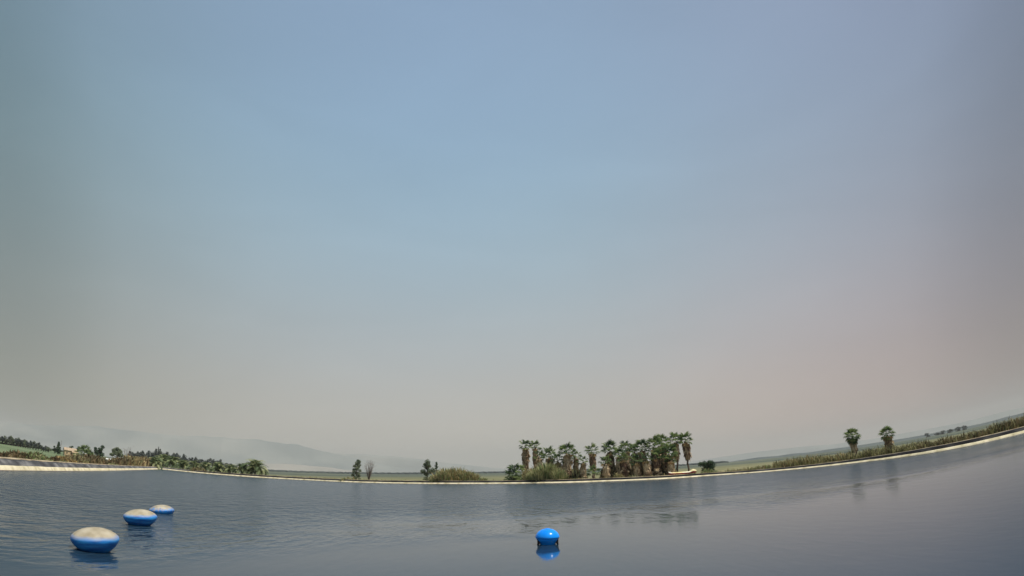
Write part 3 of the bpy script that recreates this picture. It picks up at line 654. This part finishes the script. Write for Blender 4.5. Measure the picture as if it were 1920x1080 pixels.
def bank_clump(name, x0, x1, yt, off, ms, label, cat='shrub', n_=900, seed=0, group=None, depth=2.4, lumps=4, bend=.6):
    # a clump standing along the bank between two photograph columns
    rr = random.Random(seed+900); b = MB(); c = bankpt((x0+x1)/2, off); z0 = soil(off, bankpt.cz); wid = .04+c.length*.0007
    per = n_//lumps
    for j_ in range(lumps):
        px = x0 + (x1-x0)*(j_+.5)/lumps; o_ = off + rr.uniform(-.15, .15)*depth; q = bankpt(px, o_); f = (j_+.5)/lumps-.5
        qa = bankpt(px-(x1-x0)/lumps*.5, o_); qb = bankpt(px+(x1-x0)/lumps*.5, o_)
        hh = (at(px, yt, q.length).z - z0)*(1-(1.1*f)**2*.8)*rr.uniform(.9, 1.03); ax = (qb-qa)
        for k in range(per):
            e = qa.lerp(qb, .5+rr.gauss(0, .36)); nn = Vector((-ax.y, ax.x, 0)).normalized(); e = e + nn*rr.uniform(-.5, .5)*depth
            l = (e-q).length/(ax.length*.7+.01); blades(b, rr, 1, Vector((e.x-c.x, e.y-c.y, 0)), hh*max(.35, 1-.4*l*l), (.5, .5), bend, list(range(len(ms))), wid)
    o = put(name, b.mesh(name, [M[q] for q in ms]), None, (c.x, c.y, z0)); return tag(o, label, cat, group)
for i, (x0, x1, yt, yb, ms, lb) in enumerate(left_clumps):
    bank_clump('grass_clump', x0, x1, yt-3.5, 4.4, ms, lb, n_=2600, depth=2.6, seed=20+i, group='grass and shrub clumps along the left bank')
reed_clump('brown_scrub', 360, 384, 872, 884, gD(372)+5, ['reed_brown','reed'], 'low brown scrub patch in front of the date palms left of the dark post', n_=300, seed=44, lumps=2, group=None)
reed_clump('grass_tuft', 640, 668, 890, 898, gD(654)+4, ['reed_tan','reed','reed_green'], 'pale grass tuft below the leaning grey green tree', n_=300, seed=45, lumps=3)
reed_clump('grass_tuft', 896, 912, 890, 902, gD(904)+4, ['reed_green','reed','reed_dark'], 'small dark and yellow grass tuft right of the large reed clump', n_=260, seed=46, lumps=2)
reed_clump('reed_bush', 1313, 1342, 875, 890, gD(1328)+5, ['reed','reed_green'], 'pale green reed bush in front of the round dark tree', 'bush', n_=600, seed=47, lumps=3)
reed_clump('pale_bush', 1155, 1168, 881, 892, gD(1162)+3.5, ['reed_tan','reed'], 'pale straw coloured tuft at the foot of the grove middle', n_=200, seed=48, lumps=2)

def band(name, x0, x1, top, n_, mats, label, off=(4.5, 9), seed=0, wid=.05, jag=.30):
    # a continuous stand along the outside of the bank whose skyline follows the sight lines (x, y) in top
    rr = random.Random(seed); b = MB(); k = 0
    cols = [x0+(x1-x0)*i/240 for i in range(241)]; offs = [off[0]+(off[1]-off[0])*i/6 for i in range(7)]
    tab = []
    for px in cols:
        row = []
        for o in offs:
            q = bankpt(px, o); row.append((q, soil(o, bankpt.cz)) if q else None)
        tab.append(row)
    lump_ = [rr.uniform(0, 1) for _ in range(400)]
    while k < n_:
        k += 1; ci = rr.randrange(len(cols)-1); oi = rr.randrange(len(offs)-1); fo = rr.random(); fx = rr.random()
        A, B_, C_ = tab[ci][oi], tab[ci][oi+1], tab[ci+1][oi]
        if not (A and B_ and C_): continue
        q = A[0] + (B_[0]-A[0])*fo + (C_[0]-A[0])*fx; z0 = A[1]*(1-fo)+B_[1]*fo; px = cols[ci]+(cols[1]-cols[0])*fx
        ht = at(px, lerp_y(top, px), q.length).z - z0; li = px/7.0 + oi*13.7
        lump = lump_[int(li) % 400]*(1-li % 1)+lump_[(int(li)+1) % 400]*(li % 1)
        h = ht*(1.22 - jag + jag*1.25*(lump-.3)); h *= rr.uniform(.78, 1.02)
        if h < .1: continue
        blades(b, rr, 1, Vector((q.x, q.y, z0)), h, (.3, .3), .6, list(range(len(mats))), wid)
    return tag(put(name, b.mesh(name, [M[q] for q in mats])), label, 'reeds' if 'reed' in name else 'grass', kind='stuff')
band('reeds', 1452, 1600, [(1452,862),(1473,859.5),(1490,855),(1523,850.5),(1557,849),(1600,843)], 9000, ['reed','reed','reed_dark','reed_tan'], 'olive reed stand along the right part of the far bank', off=(5.0, 9), seed=1)
band('reeds', 1596, 1738, [(1596,844),(1620,842),(1636,837.5),(1670,832),(1690,831.5),(1710,826.5),(1738,822)], 8500, ['reed','reed_dark','reed_dark','reed'], 'olive and dark reed stand under and beyond the two lone palms', off=(5.0, 9), seed=2)
band('reeds', 1730, 1936, [(1730,825),(1776,815.5),(1804,810.5),(1841,800),(1860,791.5),(1888,782.5),(1936,771)], 14000, ['reed_dark','reed','reed_brown','reed_dark'], 'dark brown reed stand along the right end of the bank', off=(4.5, 8.5), seed=3)
band('scrub', 1338, 1475, [(1338,882),(1357,879),(1397,874),(1432,868.5),(1475,864)], 5500, ['reed_green','reed_tan','reed_brown','reed'], 'low mixed scrub between the round tree and the right reeds', off=(4.2, 10), seed=4, jag=.5)
band('grass', 300, 960, [(300,873),(340,878),(400,883),(470,888),(560,892),(660,896),(760,898.5),(960,898)], 15000, ['reed_green','reed_tan','reed','reed_green'], 'low grass along the outside of the far bank', off=(3.6, 12), seed=5, wid=.05, jag=.4)
band('grass', 940, 1345, [(940,896.5),(1060,895),(1130,892),(1230,888),(1345,881)], 11000, ['reed_green','reed_tan','reed','reed_brown'], 'low grass and dry litter at the foot of the palm grove', off=(3.6, 11), seed=6, wid=.05, jag=.4)
band('grass', -4, 296, [(-4,852),(40,856),(80,858),(140,862),(200,865),(296,871)], 14000, ['reed_green','reed_green','grey_leaf','reed'], 'rough green grass behind the left bank', off=(3.2, 12), seed=7, wid=.05, jag=.5)

band('undergrowth', 1128, 1264, [(1128,880),(1150,866),(1185,862),(1220,858),(1250,858),(1264,872)], 5000, ['reed_dark','reed_brown','thatch','reed_dark'], 'dark shaggy undergrowth filling the grove between the palm skirts', off=(9, 12), seed=8, wid=.09, jag=.35)
band('undergrowth', 1000, 1100, [(1000,866),(1040,866),(1080,870),(1100,880)], 3200, ['reed_dark','dark_leaf','reed_brown','reed'], 'dark undergrowth behind the tamarisk bush and the left palms', off=(9, 12), seed=9, wid=.08, jag=.4)
M['crop'] = simple('crop_green', [(.085,.12,.06),(.115,.155,.075),(.15,.185,.095)], .02, coord='World')
b = MB(); b.grid([[on(x, y, GZ+.03) for x, y in ((-40,821.5),(0,829),(40,834.5),(80,840),(120,845.2),(160,850),(200,854.5))], [on(x, y, GZ+.03) for x, y in ((-40,825),(0,832),(40,837.5),(80,842.7),(120,847.4),(160,851.8),(200,855.8))]])
tag(put('crop_field', b.mesh('crop_field', [M['crop']])), kind='structure')

# ------------------------------------------------------------------ farm buildings
M['ochre'] = simple('ochre_plaster', [(.42,.31,.18),(.55,.42,.27)], .5, coord='World')
M['tile'] = simple('roof_tile', [(.33,.25,.17),(.45,.35,.24)], .8, coord='World')
M['white'] = simple('white_plaster', [(.66,.65,.60),(.78,.77,.73)], .5, coord='World')
M['shutter'] = simple('dark_opening', [(.02,.02,.02),(.05,.045,.04)], 1)
def house(px, ybase, D, w, d, h, roofh, wall, rooft, label, cat, name, rz=0.0, wins=((-.3,.55),(.05,.55),(.35,.55)), door=None):
    base = at(px, ybase, D); base.z = GZ; az = math.atan2(base.x, base.y); t = empty(name, base, -az+rz); tag(t, label, cat)
    b = MB(); b.box((0,0,h/2), (w,d,h)); put('wall', b.mesh('wall', [M[wall]]), t)
    b = MB(); e = .4
    b.face([(-w/2-e,-d/2-e,h+.01),(w/2+e,-d/2-e,h+.01),(w/2+e,0,h+roofh),(-w/2-e,0,h+roofh)]); b.face([(w/2+e,d/2+e,h+.01),(-w/2-e,d/2+e,h+.01),(-w/2-e,0,h+roofh),(w/2+e,0,h+roofh)])
    b.face([(-w/2-e,d/2+e,h+.01),(-w/2-e,-d/2-e,h+.01),(-w/2-e,0,h+roofh)]); b.face([(w/2+e,-d/2-e,h+.01),(w/2+e,d/2+e,h+.01),(w/2+e,0,h+roofh)]); b.face([(-w/2-e,-d/2-e,h+.005),(-w/2-e,d/2+e,h+.005),(w/2+e,d/2+e,h+.005),(w/2+e,-d/2-e,h+.005)])
    put('roof', b.mesh('roof', [M[rooft]]), t)
    for fx, fz in wins:
        b = MB(); b.box((0,0,0), (w*.09,.16,h*.26)); put('window', b.mesh('window', [M['shutter']]), t, (fx*w, -d/2-.02, fz*h))
    if door is not None:
        b = MB(); b.box((0,0,0), (w*.08,.14,h*.6)); put('door', b.mesh('door', [M['shutter']]), t, (door*w, -d/2-.02, h*.3))
house(131, 847, 330, 6.5, 5, 2.9, 1.5, 'ochre', 'tile', 'ochre farmhouse with a low tiled roof beyond the left field', 'house', 'farmhouse', .15, door=.2)
house(140.5, 848, 326, 2.6, 4, 2.2, .6, 'ochre', 'ochre', 'low tan annex at the right side of the ochre farmhouse', 'outbuilding', 'outbuilding', .1, wins=((.2,.55),))
house(155, 850, 335, 5.5, 4, 2.1, .6, 'white', 'white', 'small white hut under the twin tiny palms', 'hut', 'hut', -.1, wins=((-.2,.5),))
house(214, 857, 262, 7.0, 4, 1.5, .4, 'white', 'white', 'long low white shed under the umbrella shaped tree', 'shed', 'shed', .1, wins=((.3,.5),))
# thin mast by the pointed tree and the dark post among the date palms
p = at(113.5, 845, 330); p.z = GZ; b = MB(); b.tube([(0,0,0),(0,0,7.6)], [.11,.06], 6); b.box((0,0,7.2), (1.1,.06,.06))
tag(put('mast', b.mesh('mast', [M['twig']]), None, p), 'thin grey mast right of the pointed tree far left', 'mast')
p = at(398, 883, gD(398)+4.6); D_ = gD(398)+4.6; p.z = -.3; b = MB(); hp = at(398, 863.5, D_).z + .3; b.tube([(0,0,0),(0,0,hp*.97),(0,0,hp)], [.16,.15,.04], 8)
t = tag(put('post', b.mesh('post', [M['black']], True), None, p), 'dark upright post standing among the date palms', 'post')

# ------------------------------------------------------------------ floats on the water
def float_mat(name, mid, soft, drips):
    mid *= .62; soft *= .62
    def b_(t):
        tcx = t.nodes.new('ShaderNodeTexCoord'); s = t.nodes.new('ShaderNodeSeparateXYZ'); t.links.new(tcx.outputs['Object'], s.inputs[0])
        mp = t.nodes.new('ShaderNodeMapping'); mp.inputs[3].default_value = (9, 9, .9) if drips else (1.6, 1.6, 2.5); t.links.new(tcx.outputs['Object'], mp.inputs[0])
        n = t.nodes.new('ShaderNodeTexNoise'); n.inputs['Scale'].default_value = 1.5; n.inputs['Detail'].default_value = 5; t.links.new(mp.outputs[0], n.inputs['Vector'])
        a = t.nodes.new('ShaderNodeMath'); a.operation = 'MULTIPLY_ADD'; t.links.new(n.outputs[0], a.inputs[0]); a.inputs[1].default_value = .42 if drips else .10; t.links.new(s.outputs[2], a.inputs[2])
        mr = t.nodes.new('ShaderNodeMapRange'); t.links.new(a.outputs[0], mr.inputs[0]); off = .21 if drips else .05
        mr.inputs[1].default_value = mid-soft+off; mr.inputs[2].default_value = mid+soft+off
        dust, f = noisecol(t, [(.28,.235,.155),(.37,.32,.225),(.44,.39,.29)], 3.0, detail=6)
        blue, f2 = noisecol(t, [(.006,.09,.36),(.014,.19,.58),(.04,.32,.75)], 1.2, stretch=(1.5,1.5,10), detail=5)
        mm = t.nodes.new('ShaderNodeMix'); mm.data_type = 'RGBA'; t.links.new(mr.outputs[0], mm.inputs[0]); t.links.new(blue, mm.inputs[6]); t.links.new(dust, mm.inputs[7])
        r2 = t.nodes.new('ShaderNodeMath'); r2.operation = 'MULTIPLY_ADD'; t.links.new(mr.outputs[0], r2.inputs[0]); r2.inputs[1].default_value = .45; r2.inputs[2].default_value = .4
        p = t.nodes.new('ShaderNodeBsdfPrincipled'); t.links.new(mm.outputs[2], p.inputs['Base Color']); t.links.new(r2.outputs[0], p.inputs['Roughness']); return p.outputs[0]
    return material(name, b_)
def big_float(px, pybot, label, mat, tilt=0, width=90.0, seed=0, sink=.0):
    c = on(px, pybot); d = Vector((c.x, c.y, 0)).normalized()
    D = math.hypot(c.x, c.y); rad = width/2*pxm(math.hypot(D, EYE))*.93; c += d*rad*.60
    t = empty('mooring_float', c, seed*1.3); t.rotation_euler = (Matrix.Rotation(-R(4.5+tilt*.5), 3, d) @ Matrix.Rotation(seed*1.3, 3, 'Z')).to_euler(); tag(t, label, 'float', 'dusty blue floats on the left of the water')
    prof = [(0.001,-.34),(.42,-.30),(.54,-.20),(.68,-.07),(.83,.08),(.935,.24),(.988,.36),(1.0,.44),(.985,.53),(.94,.59),(.84,.70),(.70,.80),(.52,.885),(.34,.94),(.17,.968),(0.001,.975)]
    b = MB(); b.lathe([(r*rad, (z*.82+sink)*rad) for r, z in prof], 56); put('shell', b.mesh('shell', [mat], True), t)
    # moulded seam round the widest part
    b = MB(); b.lathe([(rad*.975, (.30+sink)*rad), (rad*.988, (.325+sink)*rad), (rad*1.002, (.36+sink)*rad), (rad*.996, (.395+sink)*rad)], 56); put('seam', b.mesh('seam', [mat], True), t)
    return t
big_float(179, 1036, 'largest and nearest dusty blue float, front left of the photo', float_mat('float_dust_a', .52, .09, False), 1.0, 90, 1, sink=.09)
big_float(263, 986, 'middle one of the three dusty blue floats', float_mat('float_dust_b', .55, .07, False), -1.5, 62, 2, sink=.09)
big_float(303, 963, 'farthest float, pale top with dusty white drips running down its side', float_mat('float_dust_c', .30, .12, True), 1.0, 46, 3, sink=-.17)

# blue mushroom buoy: a glossy cap overhanging a rounder body, black fittings under the rim
c = on(1027, 1022); D = math.hypot(c.x, c.y); c += Vector((c.x, c.y, 0)).normalized()*.24
u = 22*pxm(math.hypot(D, EYE))
t = empty('buoy', c, 0); tag(t, 'glossy bright blue buoy floating alone near the middle of the water', 'buoy')
ZS = .86
b = MB(); b.lathe([(r*u, z*u*ZS) for r, z in [(.90,.55),(.96,.58),(.99,.62),(1.0,.67),(.985,.77),(.93,.92),(.83,1.08),(.68,1.23),(.50,1.35),(.28,1.42),(.10,1.445),(.001,1.45)]], 48)
put('cap', b.mesh('cap', [M['blue']], True), t)
b = MB(); b.lathe([(r*u, z*u*ZS) for r, z in [(.001,-.5),(.5,-.4),(.58,-.12),(.66,.05),(.76,.20),(.87,.38),(.935,.50),(.90,.58)]], 40); put('body', b.mesh('body', [M['blue']], True), t)
b = MB(); b.lathe([(.22*u,1.43*u*ZS),(.20*u,1.455*u*ZS),(.12*u,1.47*u*ZS),(.001,1.475*u*ZS)], 24); put('top_plug', b.mesh('top_plug', [M['blue']], True), t)
for s_ in (-1, 1):
    b = MB(); b.box((0,0,0), (.26*u,.30*u,.34*u)); b.tube([(s_*.02*u,0,-.17*u),(s_*.10*u,0,-.34*u),(s_*.06*u,0,-.50*u)], [.09*u,.08*u,.06*u], 8)
    put('lug', b.mesh('lug', [M['black']]), t, (s_*.76*u*math.cos(.3), -.30*u, .30*u), (0,0,0))

# ------------------------------------------------------------------ kayak and pipe on the bank
M['kyel'] = simple('kayak_cream_yellow', [(.72,.58,.26),(.84,.72,.38),(.85,.80,.62)], 1.2, rough=.35)
M['kred'] = simple('kayak_red', [(.42,.04,.05),(.58,.07,.08)], 1.5, rough=.35)
pa, pb = on(1254, 889.5, .62), on(1306, 885.0, .62)
Dk = gD(1280)+1.9; pa = at(1254, 889, Dk); pb = at(1306, 885, Dk); zk = .60
mid = (pa+pb)/2; ln = (pb-pa).length; az = math.atan2(pb.y-pa.y, pb.x-pa.x)
t = empty('kayak', (mid.x, mid.y, zk), az); tag(t, 'cream yellow and red kayak lying on the far bank under the tall palms', 'kayak')
def hull_row(f, up):
    w = .52*math.sin(math.pi*min(max(f, .015), .985))**.55; h = .38 + .30*math.exp(-((f-.88)/.09)**2) + .05*max(0, (.12-f)/.12)
    z0 = .05 + .10*max(0, (f-.80)/.2) + .08*max(0, (.1-f)/.1)
    x = (f-.5)*ln
    if up: return [(x, -w, z0+h*.52), (x, -w*.72, z0+h*.86), (x, -w*.3, z0+h), (x, w*.3, z0+h), (x, w*.72, z0+h*.86), (x, w, z0+h*.52)]
    return [(x, w, z0+h*.50), (x, w*.86, z0+h*.15), (x, w*.4, z0), (x, -w*.4, z0), (x, -w*.86, z0+h*.15), (x, -w, z0+h*.50)]
b = MB(); b.grid([hull_row(i/26, True) for i in range(27)]); b.face(hull_row(0, True)); b.face(hull_row(1, True)[::-1]); put('deck', b.mesh('deck', [M['kyel']], True), t)
b = MB(); b.grid([hull_row(i/26, False) for i in range(27)]); b.face(hull_row(0, False)); b.face(hull_row(1, False)[::-1]); put('hull', b.mesh('hull', [M['kred']], True), t)
b = MB(); b.tube([(math.cos(k*2*math.pi/20)*.45-.1, math.sin(k*2*math.pi/20)*.24, .335) for k in range(21)], [.035]*21, 6, cap=False); put('cockpit_rim', b.mesh('cockpit_rim', [M['black']], True), t)
for fx, fl in ((-.28,.20),(.16,.30)):
    b = MB(); b.box((0,0,0), (ln*fl,.06,.13)); put('side_stripe', b.mesh('side_stripe', [M['kred']]), t, (ln*fx,-.36,.20))
p1 = on(1260, 893.0, .35); o_ = Vector((p1.x, p1.y, 0)).normalized()
t = empty('outlet_pipe', (p1.x, p1.y, .0)); tag(t, 'short black pipe running down into the water by the left end of the kayak', 'pipe')
b = MB(); b.tube([o_*1.3+Vector((-.5,0,.75)), o_*.7+Vector((-.1,0,.66)), o_*.25+Vector((.1,0,.50)), -o_*.3+Vector((.25,0,-.15))], [.13]*4, 10); put('tube', b.mesh('tube', [M['black']], True), t)
b = MB(); b.tube([o_*.60+Vector((-.05,0,.66)), o_*.48+Vector((0,0,.60))], [.22,.22], 12); put('flange', b.mesh('flange', [M['black']], True), t)
